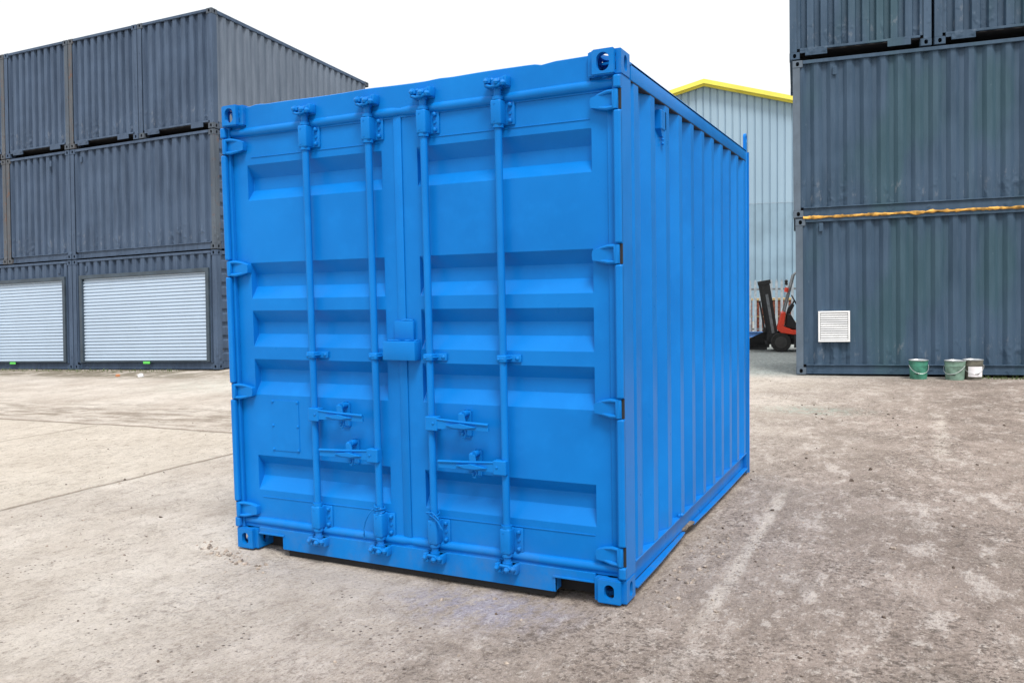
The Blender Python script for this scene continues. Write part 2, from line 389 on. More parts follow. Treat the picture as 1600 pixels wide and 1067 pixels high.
# ---------------------------------------------------------------- ground
def gz(x, y):
    z = -max(0.0, -x-7.0)*.0165
    near = max(0, 1-math.hypot(x+1, y-2)/26)
    if -2.6 < x < .2 and -.6 < y < 3.6:
        e = min(1, max(0, (x+2.32)/.22))*min(1, max(0, (-.06-x)/.22))*min(1, max(0, (y+.30)/.28))
        z -= .022*e*e*(3-2*e)
    return z - .012 + near*(.010*noise.noise((x*.7, y*.7, 0)) + .005*noise.noise((x*2.6, y*2.6, 3)))
def axis_pts(a, b, step, far, grow=1.35):
    P = [a+i*step for i in range(int((b-a)/step)+1)]
    d = step; lo = [P[0]]; hi = [P[-1]]
    while lo[-1] > -far: d *= grow; lo.append(lo[-1]-d)
    d = step
    while hi[-1] < far: d *= grow; hi.append(hi[-1]+d)
    return lo[:0:-1]+P+hi[1:]
xs = axis_pts(-9, 5, .075, 900); ys = axis_pts(-4, 10, .075, 900)
V = [(x, y, gz(x, y)) for y in ys for x in xs]; nx = len(xs)
F = [(j*nx+i, j*nx+i+1, (j+1)*nx+i+1, (j+1)*nx+i) for j in range(len(ys)-1) for i in range(nx-1)]
me = bpy.data.meshes.new('ground'); me.from_pydata(V, [], F)
for p in me.polygons: p.use_smooth = True
struct(link('ground', me, M_GROUND))

# ---------------------------------------------------------------- the blue container
W, L, H = 2.438, 3.14, 2.591
box = thing('shipping_container', 'bright blue shipping container with closed double doors standing in the middle of the yard', 'shipping container')
B = M_BLUE
YD = .062                                   # front plane of the doors
# corner castings: top ones have a wide round opening, bottom ones upright slots
top_c = casting(fw_=.062, fh=.084, sw=.046, sh=.074, bev=.028); bot_c = casting(fw_=.050, fh=.070, sw=.046, sh=.072, bev=.024)
for me_, z in ((top_c, H-.118), (bot_c, 0.0)):
    for x in (-.162, -W):
        link('corner_casting', me_, B, box, 0, True, (x, 0, z))
# corner posts at the front: flange cut away at each hinge, web, side plate
HZ = (2.360, 1.655, .934, .229)
def front_post(sx):
    X = (lambda v: v) if sx > 0 else (lambda v: -W-v)     # v <= 0 measured inwards from the outer side
    mb = MB(); cuts = [.122]+[c for h in reversed(HZ) for c in (h-.048, h+.048)]+[H-.122]
    def bx(a, b, *r, **k): mb.box(min(X(a), X(b)), max(X(a), X(b)), *r, **k)
    for z0, z1 in zip(cuts[::2], cuts[1::2]): bx(-.036, -.001, .004, .034, z0, z1, bev=.009)
    bx(-.012, -.003, .030, .172, .119, H-.119)
    bx(-.048, -.013, .034, .050, .119, H-.119)
    for z0, z1 in zip(cuts[::2], cuts[1::2]): bx(-.012, -.001, .020, .036, z0, z1)
    bx(-.055, -.0125, .145, .172, .119, H-.119)
    return mb.build('corner_post', B, box, .002)
front_post(1); front_post(-1)
# header with its dented top lip
mb = MB(); n = 60; pr = []
def lip(x):
    t = (x+W)/W
    z = 2.576+.002*math.sin(t*9)-.0015*math.sin(t*23+1)
    for c, a, s in ((-.40, -.009, .030), (-2.19, .007, .04), (-1.42, .003, .10), (-.98, .004, .05)): z += a*math.exp(-((x-c)/s)**2)
    return z
x0, x1 = -W+.1625, -.1625
for i in range(n):
    a, b = x0+(x1-x0)*i/n, x0+(x1-x0)*(i+1)/n
    za, zb = lip(a), lip(b)
    mb.face([(a, .050, 2.440), (b, .050, 2.440), (b, .050, zb), (a, .050, za)])
    mb.face([(a, .050, za), (b, .050, zb), (b, .056, zb+.004), (a, .056, za+.004)])
    mb.face([(a, .056, za+.004), (b, .056, zb+.004), (b, .110, zb), (a, .110, za)])
    mb.face([(a, .050, 2.440), (b, .050, 2.440), (b, .110, 2.440), (a, .110, 2.440)])
bmesh.ops.remove_doubles(mb.b, verts=mb.b.verts, dist=1e-5)
mb.box(-W+.02, -.02, .056, .11, 2.41, 2.474)
header = mb.build('header', B, box)
# sill with fork notches next to the castings
mb = MB()
mb.prism([(-W+.1625, .092), (-2.098, .092), (-2.098, .014), (-1.3, .010), (-.372, .008), (-.372, .084), (-.1625, .084), (-.1625, .128), (-W+.1625, .128)], 'y', .036, .052)
mb.box(-W+.1625, -.1625, .0525, .12, .09, .128); mb.box(-2.098, -2.086, .034, .11, .016, .092); mb.box(-.384, -.372, .034, .11, .012, .084)
mb.box(-W+.1625, -2.086, .028, .036, .090, .100); mb.box(-.384, -.1625, .028, .036, .082, .091)
mb.box(-W+.02, -.02, .05, .11, .122, .150)
sill = mb.build('door_sill', B, box, .0015)
# rubber gaskets painted over, read as round bars along header and sill
def bar(z, y, r, x0, x1, joint):
    mb = MB(); pts = []; rr = []
    for i in range(49):
        x = x0+(x1-x0)*i/48
        pts.append((x, y+.0015*math.sin(x*7), z+.002*math.sin(x*5+z))); rr.append(r*(1-.22*math.exp(-((x-joint)/.02)**2)))
    return mb.tube(pts, rr, 14)
bar(2.440, .064, .027, -W+.05, -.05, -1.215).build('door_gasket', B, box, 0, True)
bar(.157, .064, .025, -W+.05, -.05, -1.215).build('door_gasket', B, box, 0, True)

REC = ((2.250, 2.177, 2.108, 2.046), (1.686, 1.619, 1.549, 1.477), (1.408, 1.339, 1.270, 1.196), (1.124, 1.060, .988, .915), (.554, .497, .425, .348))
def door(x0, x1, ra, rb):
    mb = MB(); f = mb.face; y = YD; d = .050; z0, z1 = .172, 2.424
    def q(a, b, c, e): f([(a, y, c), (b, y, c), (b, y, e), (a, y, e)])
    q(x0, ra, z0, z1); q(rb, x1, z0, z1)
    zs = z1
    for a, b, c, e in REC:
        q(ra, rb, a, zs)
        f([(ra, y, a), (rb, y, a), (rb, y+d, b), (ra, y+d, b)]); f([(ra, y+d, b), (rb, y+d, b), (rb, y+d, c), (ra, y+d, c)])
        f([(ra, y+d, c), (rb, y+d, c), (rb, y, e), (ra, y, e)])
        for x in (ra, rb): f([(x, y, a), (x, y+d, b), (x, y+d, c), (x, y, e)])
        zs = e
    q(ra, rb, z0, zs)
    bmesh.ops.remove_doubles(mb.b, verts=mb.b.verts, dist=1e-5)
    # rim and inner skin
    yb = y+.062
    for a, b in (((x0, z0), (x1, z0)), ((x1, z0), (x1, z1)), ((x1, z1), (x0, z1)), ((x0, z1), (x0, z0))):
        f([(a[0], y, a[1]), (b[0], y, b[1]), (b[0], yb, b[1]), (a[0], yb, a[1])])
    f([(x0, yb, z0), (x1, yb, z0), (x1, yb, z1), (x0, yb, z1)])
    bmesh.ops.remove_doubles(mb.b, verts=mb.b.verts, dist=1e-5)
    # welds along the top and bottom plates, folded edge next to the post
    mb.box(ra+.03, rb-.006, y-.0035, y+.001, 2.289, 2.2945); mb.box(ra+.03, rb-.006, y-.0035, y+.001, .304, .310)
    o = mb.build('door', B, box, .003)
    return o
doorR = door(-1.222, -.062, -1.127, -.162); doorL = door(-2.402, -1.2255, -2.288, -1.349)
for dr, x0, x1 in ((doorR, -.080, -.050), (doorL, -2.425, -2.392)):
    MB().box(x0, x1, YD-.010, YD-.0005, .19, 2.40, .004).build('edge_gasket', B, dr, 0, True)
MB().box(-1.268, -1.219, YD-.008, YD-.0005, .176, 2.420, .003).build('meeting_strip', B, doorR, 0, True)

def locking_bar(dr, xt, xb):
    mb = MB(); yc = .022; r = .0195
    mb.cyl((xb, yc, .115), (xt, yc, 2.49), r, n=20)
    # cams at both ends: block with a nose and hooked ears
    for x, z, s in ((xt, 2.508, 1), (xb, .098, -1)):
        mb.cyl((x, yc, z-s*.032), (x, yc, z-s*.016), .026, n=16)
        mb.box(x-.026, x+.026, yc-.024, yc+.020, z-.016, z+.018, .006)
        mb.sph((x+.022, yc-.020, z+s*.004), .015, n=8); mb.sph((x-.020, yc-.016, z+s*.012), .012, n=8)
        mb.box(x-.042, x-.014, yc-.014, yc+.012, z+s*.004-.010, z+s*.004+.014, .005)
    # collars above and below the bearings
    for x, z in ((xt, 2.433), (xb, .168), (xb, .312), (xt, 2.298)): mb.cyl((x, yc, z-.008), (x, yc, z+.008), .0275, n=18)
    return mb.build('locking_bar', B, dr, 0, True)
def bearing(dr, x, z0, z1):
    mb = MB(); yc = .022
    mb.box(x-.029, x+.029, -.008, YD-.001, z0, z1, .010, 3)
    mb.box(x-.034, x+.076, YD-.010, YD-.001, z0+.004, z1-.004, .003)
    for z in (z0+.022, z1-.022):
        mb.cyl((x+.055, YD-.011, z), (x+.055, YD-.024, z), .0115, n=6); mb.sph((x+.055, YD-.024, z), .010, 1, .5, 1)
    mb.cyl((x+.054, YD-.010, (z0+z1)/2), (x+.054, YD-.016, (z0+z1)/2), .008, n=8)
    for z in (z0+.02, z1-.02): mb.cyl((x-.006, -.0075, z), (x-.006, -.0105, z), .004, n=8)
    return mb.build('bar_bearing', B, dr, 0, True)
def keeper(par, x, z, s):
    mb = MB(); y0, y1 = -.004, .049
    mb.box(x-.058, x+.058, .036, .0495, z-.024, z+.030, .003)
    for e in (-1, 1):
        mb.box(x+e*.050-.011, x+e*.050+.011, y0, y1, z-.020, z+.026, .004)
        mb.box(x+e*.036-.012, x+e*.036+.012, y0-.006, y0+.014, z+s*.006-.011, z+s*.006+.012, .004)
    mb.sph((x+.045, y0-.006, z-s*.010), .016, n=8); mb.sph((x-.047, y0-.005, z+.006), .014, n=8); mb.sph((x+.014, y0-.014, z-s*.004), .016, n=8)
    mb.tube([(x-.05, y0, z-.012), (x-.02, y0-.012, z-.024*s), (x+.02, y0-.012, z-.022*s), (x+.046, y0-.004, z-.006)], .0075, 8)
    return mb.build('cam_keeper', B, par, 0, True)
def guide(dr, x):
    mb = MB(); z = 1.158
    mb.tube([(x-.040, YD-.006, z), (x-.028, .012, z), (x-.010, -.002, z), (x+.012, -.002, z), (x+.030, .014, z), (x+.036, YD-.010, z)], .004, 6)
    mb.box(x-.027, x+.027, -.004, YD-.002, z-.019, z+.019, .008, 3)
    mb.box(x-.040, x+.086, YD-.014, YD-.001, z-.019, z+.019, .004)
    mb.sph((x+.066, YD-.015, z), .011, 1, .6, 1); mb.sph((x-.014, -.005, z-.002), .008, 1, .5, 1)
    return mb.build('bar_guide', B, dr, 0, True)
def handle(dr, x, z, s, ln, catch):
    # hub on the bar, flat lever running sideways, rotating latch over it
    mb = MB()
    mb.box(min(x-s*.020, x+s*.052), max(x-s*.020, x+s*.052), -.014, .034, z-.036, z+.038, .005)
    mb.sph((x+s*.030, -.016, z+.004), .007, 1, .5, 1)
    a, m_, b = x+s*.05, x+s*ln*.55, x+s*ln
    mb.prism([(a, z+.028), (m_, z+.021), (b, z+.014), (b, z-.022), (m_, z-.021), (a, z-.024)], 'y', -.010, .003)
    mb.tube([(a, -.008, z+.026), (m_, -.012, z+.018), (b, -.010, z+.011)], [.006, .007, .008], 8)
    h = mb.build('door_handle', B, dr, .002)
    mb = MB(); c = x+s*abs(catch)
    mb.box(c-.018, c+.026, YD-.010, YD-.001, z-.068, z+.074, .010, 3)
    mb.box(c-.052, c-.030, YD-.012, YD-.001, z-.046, z-.012, .004)
    mb.cyl((c, YD-.008, z+.056), (c, .010, z+.056), .017, n=14); mb.sph((c-.010, .004, z+.054), .013, n=8)
    mb.prism([(c-.016, z+.060), (c+.018, z+.060), (c+.024, z+.030), (c+.026, z+.012), (c+.004, z-.004), (c-.026, z+.000), (c-.014, z+.024)], 'y', -.014, -.008)
    mb.prism([(c-.088, z+.000), (c-.004, z+.012), (c+.086, z-.004), (c+.020, z-.014), (c-.040, z-.012)], 'y', -.026, -.010)
    mb.tube([(c+.016, .012, z-.02), (c+.018, .004, z-.044), (c+.008, .006, z-.062), (c-.008, .014, z-.060)], .007, 8)
    mb.sph((c-.004, .012, z-.046), .011, n=8)
    k = mb.build('handle_catch', B, dr, .0015)
    return h, k
BARS = ((doorL, -1.826, -1.822), (doorL, -1.405, -1.398), (doorR, -1.061, -1.053), (doorR, -.632, -.628))
for dr, xt, xb in BARS:
    locking_bar(dr, xt, xb); bearing(dr, xt, 2.302, 2.424); bearing(dr, xb, .174, .305)
    keeper(header, xt, 2.508, 1); keeper(sill, xb, .098, -1); guide(dr, (xt+xb)/2)
handle(doorR, -1.055, .815, 1, .350, .196); handle(doorR, -.630, .612, -1, .372, -.172)
handle(doorL, -1.823, .825, 1, .350, .196); handle(doorL, -1.400, .620, -1, .372, -.172)
def hinge(dr, z, sx):
    X = (lambda v: v) if sx > 0 else (lambda v: -W-v)
    mb = MB(); y0, y1 = .012, YD-.001
    # strap tapering from knuckle to tip, raised along its two edges
    mb.prism([(X(-.030), z+.037), (X(-.105), z+.032), (X(-.152), z+.020), (X(-.156), z), (X(-.152), z-.026), (X(-.105), z-.034), (X(-.022), z-.037), (X(-.022), z+.037)], 'y', .026, y1)
    for e in (-1, 1):
        mb.tube([(X(-.026), .012, z+e*.036), (X(-.07), .024, z+e*.037), (X(-.112), .034, z+e*.029), (X(-.146), .046, z+e*.018)], [.009, .010, .009, .007], 8)
    mb.cyl((X(-.027), .016, z-.043), (X(-.027), .016, z+.043), .0135, n=18)
    mb.box(min(X(-.042), X(-.0145)), max(X(-.042), X(-.0145)), .004, .026, z-.042, z+.042, .005)
    hg = mb.build('hinge', B, dr, 0, True)
    mb = MB(); mb.box(min(X(-.014), X(-.0025)), max(X(-.014), X(-.0025)), .020, .0295, z-.046, z+.046)  # dark strip set into the notch as its shade
    mb.build('hinge_shade_strip', M_DARK, hg); return hg
for z in HZ: hinge(doorR, z, 1); hinge(doorL, z, -1)
mb = MB()
mb.box(-1.334, -1.132, -.004, YD-.001, 1.139, 1.240, .006)
mb.tube([(-1.328+.024*i, .045+.004*math.sin(i*2.1), 1.243+.002*math.sin(i*3.3)) for i in range(9)], .006, 6)
o = mb.build('lock_box', B, doorR, 0, True)
mb = MB()
mb.box(-1.285, -1.165, YD-.022, YD-.001, 1.2405, 1.346, .004)
mb.tube([(-1.240, YD-.012, 1.347), (-1.215, YD-.014, 1.352), (-1.170, YD-.014, 1.349)], .006, 6)
mb.build('lock_box_plate', B, doorL, 0, True)
mb = MB(); mb.box(-2.168, -1.970, YD-.0035, YD+.001, .590, .886, .001)
for x in (-2.160, -1.978):
    for z in (.878, .738, .598): mb.sph((x, YD-.004, z), .009, 1, .7, 1, 8)
mb.build('data_plate', B, doorL)
# rails, side walls, roof, rear
for sx in (1, -1):
    X = (lambda v: v) if sx > 0 else (lambda v: -W-v)
    def bx(mb, a, b, *r, **k): mb.box(min(X(a), X(b)), max(X(a), X(b)), *r, **k)
    mb = MB(); bx(mb, -.062, -.002, .176, 3.078, 2.474, 2.560, bev=.006); tr = mb.build('top_rail', B, box, 0, True)
    mb = MB(); bx(mb, -.060, -.005, .178, 3.076, 2.4700, 2.4735); mb.build('underside_shade', M_DARK, tr)  # dark strip added as the shade under the rail overhang
    mb = MB(); bx(mb, -.050, -.034, .176, 3.096, .044, .160)
    bx(mb, -.062, -.002, .176, 3.096, .1605, .1685)
    # lower lip, bent and torn at two places
    P = [(.176, .002), (.60, .0), (.78, -.006), (1.05, -.012), (1.17, -.018)]
    for (ya, da), (yb, db) in zip(P, P[1:]):
        mb.prism([(X(-.034), ya), (X(.004+da), ya), (X(.004+db), yb), (X(-.034), yb)], 'z', .032, .041)
    P = [(1.36, -.010), (1.8, -.002), (2.4, .002), (3.096, .0)]
    for (ya, da), (yb, db) in zip(P, P[1:]):
        mb.prism([(X(-.034), ya), (X(.004+da), ya), (X(.004+db), yb), (X(-.034), yb)], 'z', .034, .043)
    br = mb.build('bottom_rail', B, box, .0015)
    mb = MB(); mb.prism([(X(-.0335), 1.17), (X(-.012), 1.18), (X(-.018), 1.26), (X(-.004), 1.36), (X(-.0335), 1.36)], 'z', .046, .058)
    mb.build('torn_lip', M_TORN, br)
    # corrugated wall: ten ridges 277 mm apart
    pr = [(.1725, .036)]; y = .262
    while y < 3.05:
        pr += [(y-.036-.068, .036), (y-.036, 0), (y+.036, 0), (y+.036+.068, .036)]; y += .2765
    pr = [p for p in pr if p[0] < 3.076 and p[0] >= .1725]+[(3.078, .036)]
    pr = sorted(set(pr))
    at = X(-.006)
    sheet(pr, .169, 2.4695, at, '+x' if sx > 0 else '-x').build('side_wall', B, box)
    mb = MB(); bx(mb, -.080, -.001, 3.082, 3.140, .0, 2.545, bev=.004); bx(mb, -.002, .010, 3.120, 3.140, .0, 2.545)
    mb.build('corner_post', B, box, 0, True)
    # lifting eye on top of the rear post
    k = 18; out = [(3.100+.034*math.cos(a), 2.655+.034*math.sin(a)) for a in [math.pi*i/k for i in range(k+1)]]+[(3.066, 2.5455), (3.134, 2.5455)]
    base = mesh_of(MB().prism(out, 'x', X(-.024), X(-.004)))
    cut = mesh_of(MB().prism([(3.100+.021*math.cos(2*math.pi*i/16), 2.650+.024*math.sin(2*math.pi*i/16)) for i in range(16)], 'x', X(-.1), X(.1)))
    link('lifting_eye', boolean(base, [cut]), B, box, .002)
mb = MB(); mb.box(-.050, -.006, .705, .800, 2.335, 2.440, .006); mb.prism([(.712, 2.335), (.795, 2.335), (.760, 2.300), (.735, 2.300)], 'x', -.045, -.012)
mb.sph((-.010, .74, 2.285), .008); mb.sph((-.010, .74, 2.262), .008)
mb.build('vent', B, box)
mb = MB(); mb.box(-W+.002, -.002, .111, 3.09, 2.545, 2.556); mb.build('roof', B, box)
mb = MB(); mb.box(-W+.08, -.08, 3.09, 3.125, .02, 2.54); mb.build('rear_wall', B, box)
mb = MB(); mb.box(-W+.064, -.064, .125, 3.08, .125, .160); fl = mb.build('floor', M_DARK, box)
MB().box(-2.080, -.390, .066, .100, -.030, .0895).build('cross_member_or_gap_block', M_DARK, fl)  # dark box added behind the sill so the gap below reads black
for y in (.150, .55, .95, 1.35, 1.75, 2.15, 2.55, 2.95): MB().box(-W+.066, -.066, y, y+.045, -.012 if y < .2 else .02, .1245).build('cross_member_or_gap_block', M_DARK, fl)  # floor cross members; the front one drops lower to blacken the pockets
MB().cyl((.0, 1.02, .176), (-.012, 1.02, .176), .014, n=10).sph((.004, 1.02, .182), .012).build('wall_bolt', B, box)

# twists of wire left on the two middle locking bars
def wire(x, seed, tails):
    rnd = random.Random(seed); mb = MB()
    for k in range(4):
        a0 = rnd.random()*6; z = .322+k*.008-.012
        mb.tube([(x+.029*math.cos(a0+t*.55), .022+.029*math.sin(a0+t*.55), z+.009*math.sin(t*.55+k*1.7)+.002*k) for t in range(13)], .0032, 6)
    for tl in tails: mb.tube([(x+a, b, c) for a, b, c in tl], .0036, 6)
    return mb
tag(wire(-1.399, 2, [[(-.02, -.004, .335), (-.05, -.012, .30), (-.078, -.006, .255), (-.092, .0, .215), (-.100, .01, .155)], [(.0, -.008, .338), (.03, -.018, .348), (.022, -.02, .332)], [(-.092, .0, .215), (-.088, -.004, .19), (-.096, -.002, .18)]]).build('wire_tie', M_BLUE, None, 0, True),
    'blue wire twisted round the left door\'s inner locking bar, its long tail hanging down', 'wire', 'wire ties on the locking bars')
tag(wire(-1.054, 5, [[(-.03, -.004, .34), (.0, -.014, .335), (.035, -.016, .315), (.055, -.012, .285), (.066, -.006, .262)], [(-.03, -.01, .345), (.015, -.02, .352), (.03, -.018, .338), (.05, -.016, .318)], [(.02, -.012, .33), (.045, -.014, .305), (.060, -.01, .27)]]).build('wire_tie', M_BLUE, None, 0, True),
    'blue wire wound in a short knot round the right door\'s inner locking bar', 'wire', 'wire ties on the locking bars')

# ---------------------------------------------------------------- the grey stacks
grey_c = casting(.162, .178, .118, .052, .072, .052, .072, bev=.010)
def rot3(yaw, phi, th):
    return Matrix.Rotation(yaw, 4, 'Z') @ Matrix.Rotation(phi, 4, 'Y') @ Matrix.Rotation(th, 4, 'X')
def frame(o, yaw, phi, th): m = rot3(yaw, phi, th); m.translation = Vector(o); return m
FL = frame((-12.395, 9.715, -.077), .040, -.020, -.051)
FR = frame((-.626, 10.951, .007), .125, -.007, -.030)
def place(o, fr, x, y, z): o.matrix_world = fr @ Matrix.Translation((x, y, z))
HG = 2.591
def grey(label, group, fr, x, y, z, w_, d_, mat, pitch, fork=False, post_mats=(None, None), opening=None, end=None, deep=.058, cast_mat=None, end_mat=None, out=.46, slo=.11):
    t = thing('storage_container', label, 'storage container', group=group); place(t, fr, x, y, z)
    pm = [m or mat for m in post_mats]
    for i, cx in enumerate((0, w_-.162)):
        for cyy in (0, d_-.178):
            for cz in (0, HG-.118):
                me_ = grey_c.copy()
                link('corner_casting', me_, (cast_mat or pm[i]), t, 0, True, (cx, cyy, cz))
        xa, xb = (.004, .118) if i == 0 else (w_-.118, w_-.004)
        mb = MB(); mb.box(xa, xb, .006, .020, .119, HG-.119)
        xo = (.0045, .016) if i == 0 else (w_-.016, w_-.0045)
        mb.box(*xo, .0205, .150, .119, HG-.119)
        for zz in (.55, 1.15, 1.9):                       # small drain and lashing holes, as dark studs
            mb.box(xa+.050, xa+.062, .002, .0065, zz, zz+.05)
        mb.build('corner_post', pm[i], t, .004)
    zt = HG-.062
    mb = MB(); mb.box(.164, w_-.164, .006, .062, zt, HG-.006); mb.build('top_rail', mat, t, .003)
    mb = MB()
    if fork:
        mb.box(.164, w_-.164, .010, .055, .142, .178)
        for a, b, zz in ((.20*w_-.18, .20*w_+.16, .052), (.78*w_-.17, .78*w_+.17, .050)): mb.box(a, b, .008, .030, zz, .1415)
        mb.box(.164, .20*w_-.18, .012, .030, .100, .1415)
    else:
        mb.box(.164, w_-.164, .050, .080, .012, .150); mb.box(.164, w_-.164, .022, .080, .1505, .168); mb.box(.164, w_-.164, .020, .0495, .010, .022)
    mb.build('bottom_rail', mat, t, .002)
    zb = .178 if fork else .168
    if opening:
        a, b, c = opening                                  # shutter opening: x from a to b, top at c
        sheet(corr(.120, a, pitch, deep, out, slo), zb, zt, .020, 'x').build('front_wall', mat, t) if a > .2 else None
        sheet(corr(max(a, .12), min(b, w_-.12), pitch, deep, out, slo), c+.06, zt, .020, 'x').build('front_wall', mat, t)
        sheet(corr(b, w_-.119, pitch, deep, out, slo), zb, zt, .020, 'x').build('front_wall', mat, t) if b < w_-.2 else None
        mb = MB(); fw2 = .085
        mb.box(a, a+fw2, -.030, .045, .169, c-.001); mb.box(b-fw2, b, -.030, .045, .169, c-.001); mb.box(a, b, -.032, .046, c, c+fw2)
        mb.box(a, b, -.026, .045, .1685, .185)
        mb.box(a+.02, b-.02, .075, .12, .17, c)            # dark void behind
        mb.build('shutter_frame', M_FRAME, t, .003)
        # roller shutter: curved laths
        prof = []; z0 = .190; lath = .0765
        k = 0
        while z0+lath < c-.004:
            for q, dd in ((0, .028), (.05, .010), (.20, .0), (.58, .0), (.76, .012), (.90, .030)): prof.append((z0+lath*q, dd))
            z0 += lath; k += 1
        prof.append((c-.002, .02))
        mb = MB(); x0, x1 = a+fw2+.001, b-fw2-.001
        A = [mb.b.verts.new((x0, .022+dd, zz)) for zz, dd in prof]; C_ = [mb.b.verts.new((x1, .022+dd, zz)) for zz, dd in prof]
        for i in range(len(prof)-1): mb.b.faces.new((A[i], C_[i], C_[i+1], A[i+1]))
        sh = mb.build('roller_shutter', M_SHUT, t, 0, True)
        xm = a+(b-a)*.535
        MB().box(xm-.10, xm+.10, -.044, -.0305, .128, .182, .004).build('pull_tag', M_LIME, t)
    else:
        sheet(corr(.1185, w_-.1185, pitch, deep, out, slo), zb, zt, .030, 'x').build('front_wall', mat, t)
    # ends: corrugated, or ribbed door-like panel
    for sx in (0, 1):
        at = .018 if sx == 0 else w_-.018
        if end == 'ribs' and sx == 1:
            mb = MB(); zz = .17; f = mb.face; q = w_-.020
            while zz < 2.40:
                f([(q, .16, zz), (q, d_-.16, zz), (q, d_-.16, zz+.16), (q, .16, zz+.16)])
                f([(q, .16, zz+.16), (q, d_-.16, zz+.16), (q-.036, d_-.16, zz+.20), (q-.036, .16, zz+.20)])
                f([(q-.036, .16, zz+.20), (q-.036, d_-.16, zz+.20), (q-.036, d_-.16, zz+.25), (q-.036, .16, zz+.25)])
                f([(q-.036, .16, zz+.25), (q-.036, d_-.16, zz+.25), (q, d_-.16, zz+.29), (q, .16, zz+.29)])
                zz += .29
            mb.build('end_wall', mat, t)
        else:
            sheet(corr(.150, d_-.150, .25, .045, .40, .14), .165, HG-.09, at, '-x' if sx == 0 else '+x').build('end_wall', (sx and end_mat) or mat, t)
        xa, xb = (.004, .06) if sx == 0 else (w_-.06, w_-.004)
        for q0, q1 in ((HG-.085, HG-.008), (.02, .165)): MB().box(xa, xb, .182, d_-.182, q0, q1).build('end_rail', mat, t, .003)
    mb = MB(); mb.box(.062, w_-.062, .063, d_-.06, HG-.030, HG-.016); mb.build('roof', mat, t)
    mb = MB(); mb.box(.062, w_-.062, .080, d_-.06, .135 if fork else .05, .160); mb.build('floor', M_DARK, t)
    mb = MB(); mb.box(.12, w_-.12, d_-.04, d_-.01, .16, HG-.09); mb.build('rear_wall', mat, t)
    return t
def small_vent(t, x, z, mat): MB().box(x-.033, x+.033, -.006, .018, z-.07, z+.07, .008).build('vent', mat, t)
GL = 'grey containers stacked on the left'; GR = 'grey containers stacked on the right'
Z1, Z2 = 2.611, 5.222
# ground floor with roller shutters
t = grey('grey ground level container left of the blue one, pale roller shutter fully in view', GL, FL, -4.43, 0, 0, 4.43, 6.0, M_GREYL, .25, opening=(.255, 4.22, 2.125), end='ribs')
small_vent(t, .46, 2.36, M_GREYL)
t = grey('grey ground level container at the photo\'s left edge, its roller shutter cut by the frame', GL, FL, -8.90, 0, 0, 4.45, 6.0, M_GREYL, .25, opening=(.22, 4.235, 2.125))
small_vent(t, 4.02, 2.36, M_GREYL)
# middle floor
t = grey('long grey container resting on the fully visible shutter unit, scuffed along its foot', GL, FL, -4.43, 0, Z1, 4.43, 6.0, M_GREYL, .262, end='ribs', post_mats=(None, M_RUSTY))
small_vent(t, .36, 2.33, M_GREYL)
t = grey('short grey container in the middle layer by the left edge, rust on its left post', GL, FL, -6.70, 0, Z1, 2.255, 6.0, M_GREYL, .235, post_mats=(M_RUSTX, None))
small_vent(t, 1.60, 2.33, M_GREYL)
grey('grey container in the middle layer mostly outside the left edge, only a sliver seen', GL, FL, -9.0, 0, Z1, 2.28, 6.0, M_GREYL, .235, post_mats=(None, M_RUSTX))
# top floor
grey('topmost grey container at the stack corner, its long side running back towards the blue roof', GL, FL, -2.200, 0, Z2, 2.200, 6.06, M_GREYL, .232, True, (None, None), deep=.062, cast_mat=M_RUSTY, end_mat=M_GREYLIT)
grey('top layer grey container directly left of the corner one, rusty orange left post casting', GL, FL, -4.432, 0, Z2, 2.215, 6.06, M_GREYL, .232, True, (M_RUSTX, None), deep=.062)
grey('top layer grey container second left of the corner one, rust run down its right post', GL, FL, -6.700, 0, Z2, 2.250, 6.06, M_GREYL, .232, True, (None, M_RUSTY), deep=.062)
grey('top layer grey container cut by the photo\'s left edge, rusted bright orange post', GL, FL, -8.95, 0, Z2, 2.230, 6.06, M_GREYL, .232, True, (None, M_RUSTX), deep=.062)
# right stack
low = grey('blue grey ground level container behind the three pails, white louvre in its wall', GR, FR, 0, 0, 0, 6.06, 2.438, M_GREYR, .25, post_mats=(M_POSTR, None), deep=.050, out=.27, slo=.24)
small_vent(low, .405, 2.435, M_GREYR)
mid = grey('blue grey middle container above the yellow foam line, dented along its bottom', GR, FR, -.03, 0, Z1, 6.06, 2.438, M_GREYR, .25, post_mats=(M_POSTR, None), deep=.050, out=.27, slo=.24)
small_vent(mid, .655, 2.37, M_GREYR)
grey('short grey container on top of the right stack nearest its left corner', GR, FR, -.075, 0, Z2, 2.135, 2.438, M_GREYR, .222, True, deep=.062)
grey('short grey container on top of the right stack beside the photo\'s right edge', GR, FR, 2.095, 0, Z2, 2.12, 2.438, M_GREYR, .222, True, deep=.062)
# louvre on the lower right container
mb = MB(); a, b, c, d = .352, .842, .542, 1.050
for r in ((a, b, d-.030, d), (a, b, c, c+.030), (a, a+.030, c+.0305, d-.0305), (b-.030, b, c+.0305, d-.0305)): mb.box(r[0], r[1], -.030, .060, r[2], r[3])
lv = mb.build('louvre', M_WHITE, low, .004)
mb = MB(); mb.box(a+.036, b-.036, .020, .045, c+.036, d-.036); mb.build('louvre_back', M_DARK, lv)
mb = MB()
for k in range(12):
    z = c+.0545+k*.0368
    mb.prism([(-.026, z-.0135), (-.020, z-.0145), (-.004, z+.0105), (-.008, z+.0125)], 'x', a+.0355, b-.0355)
mb.build('louvre_blades', M_WHITE, lv)
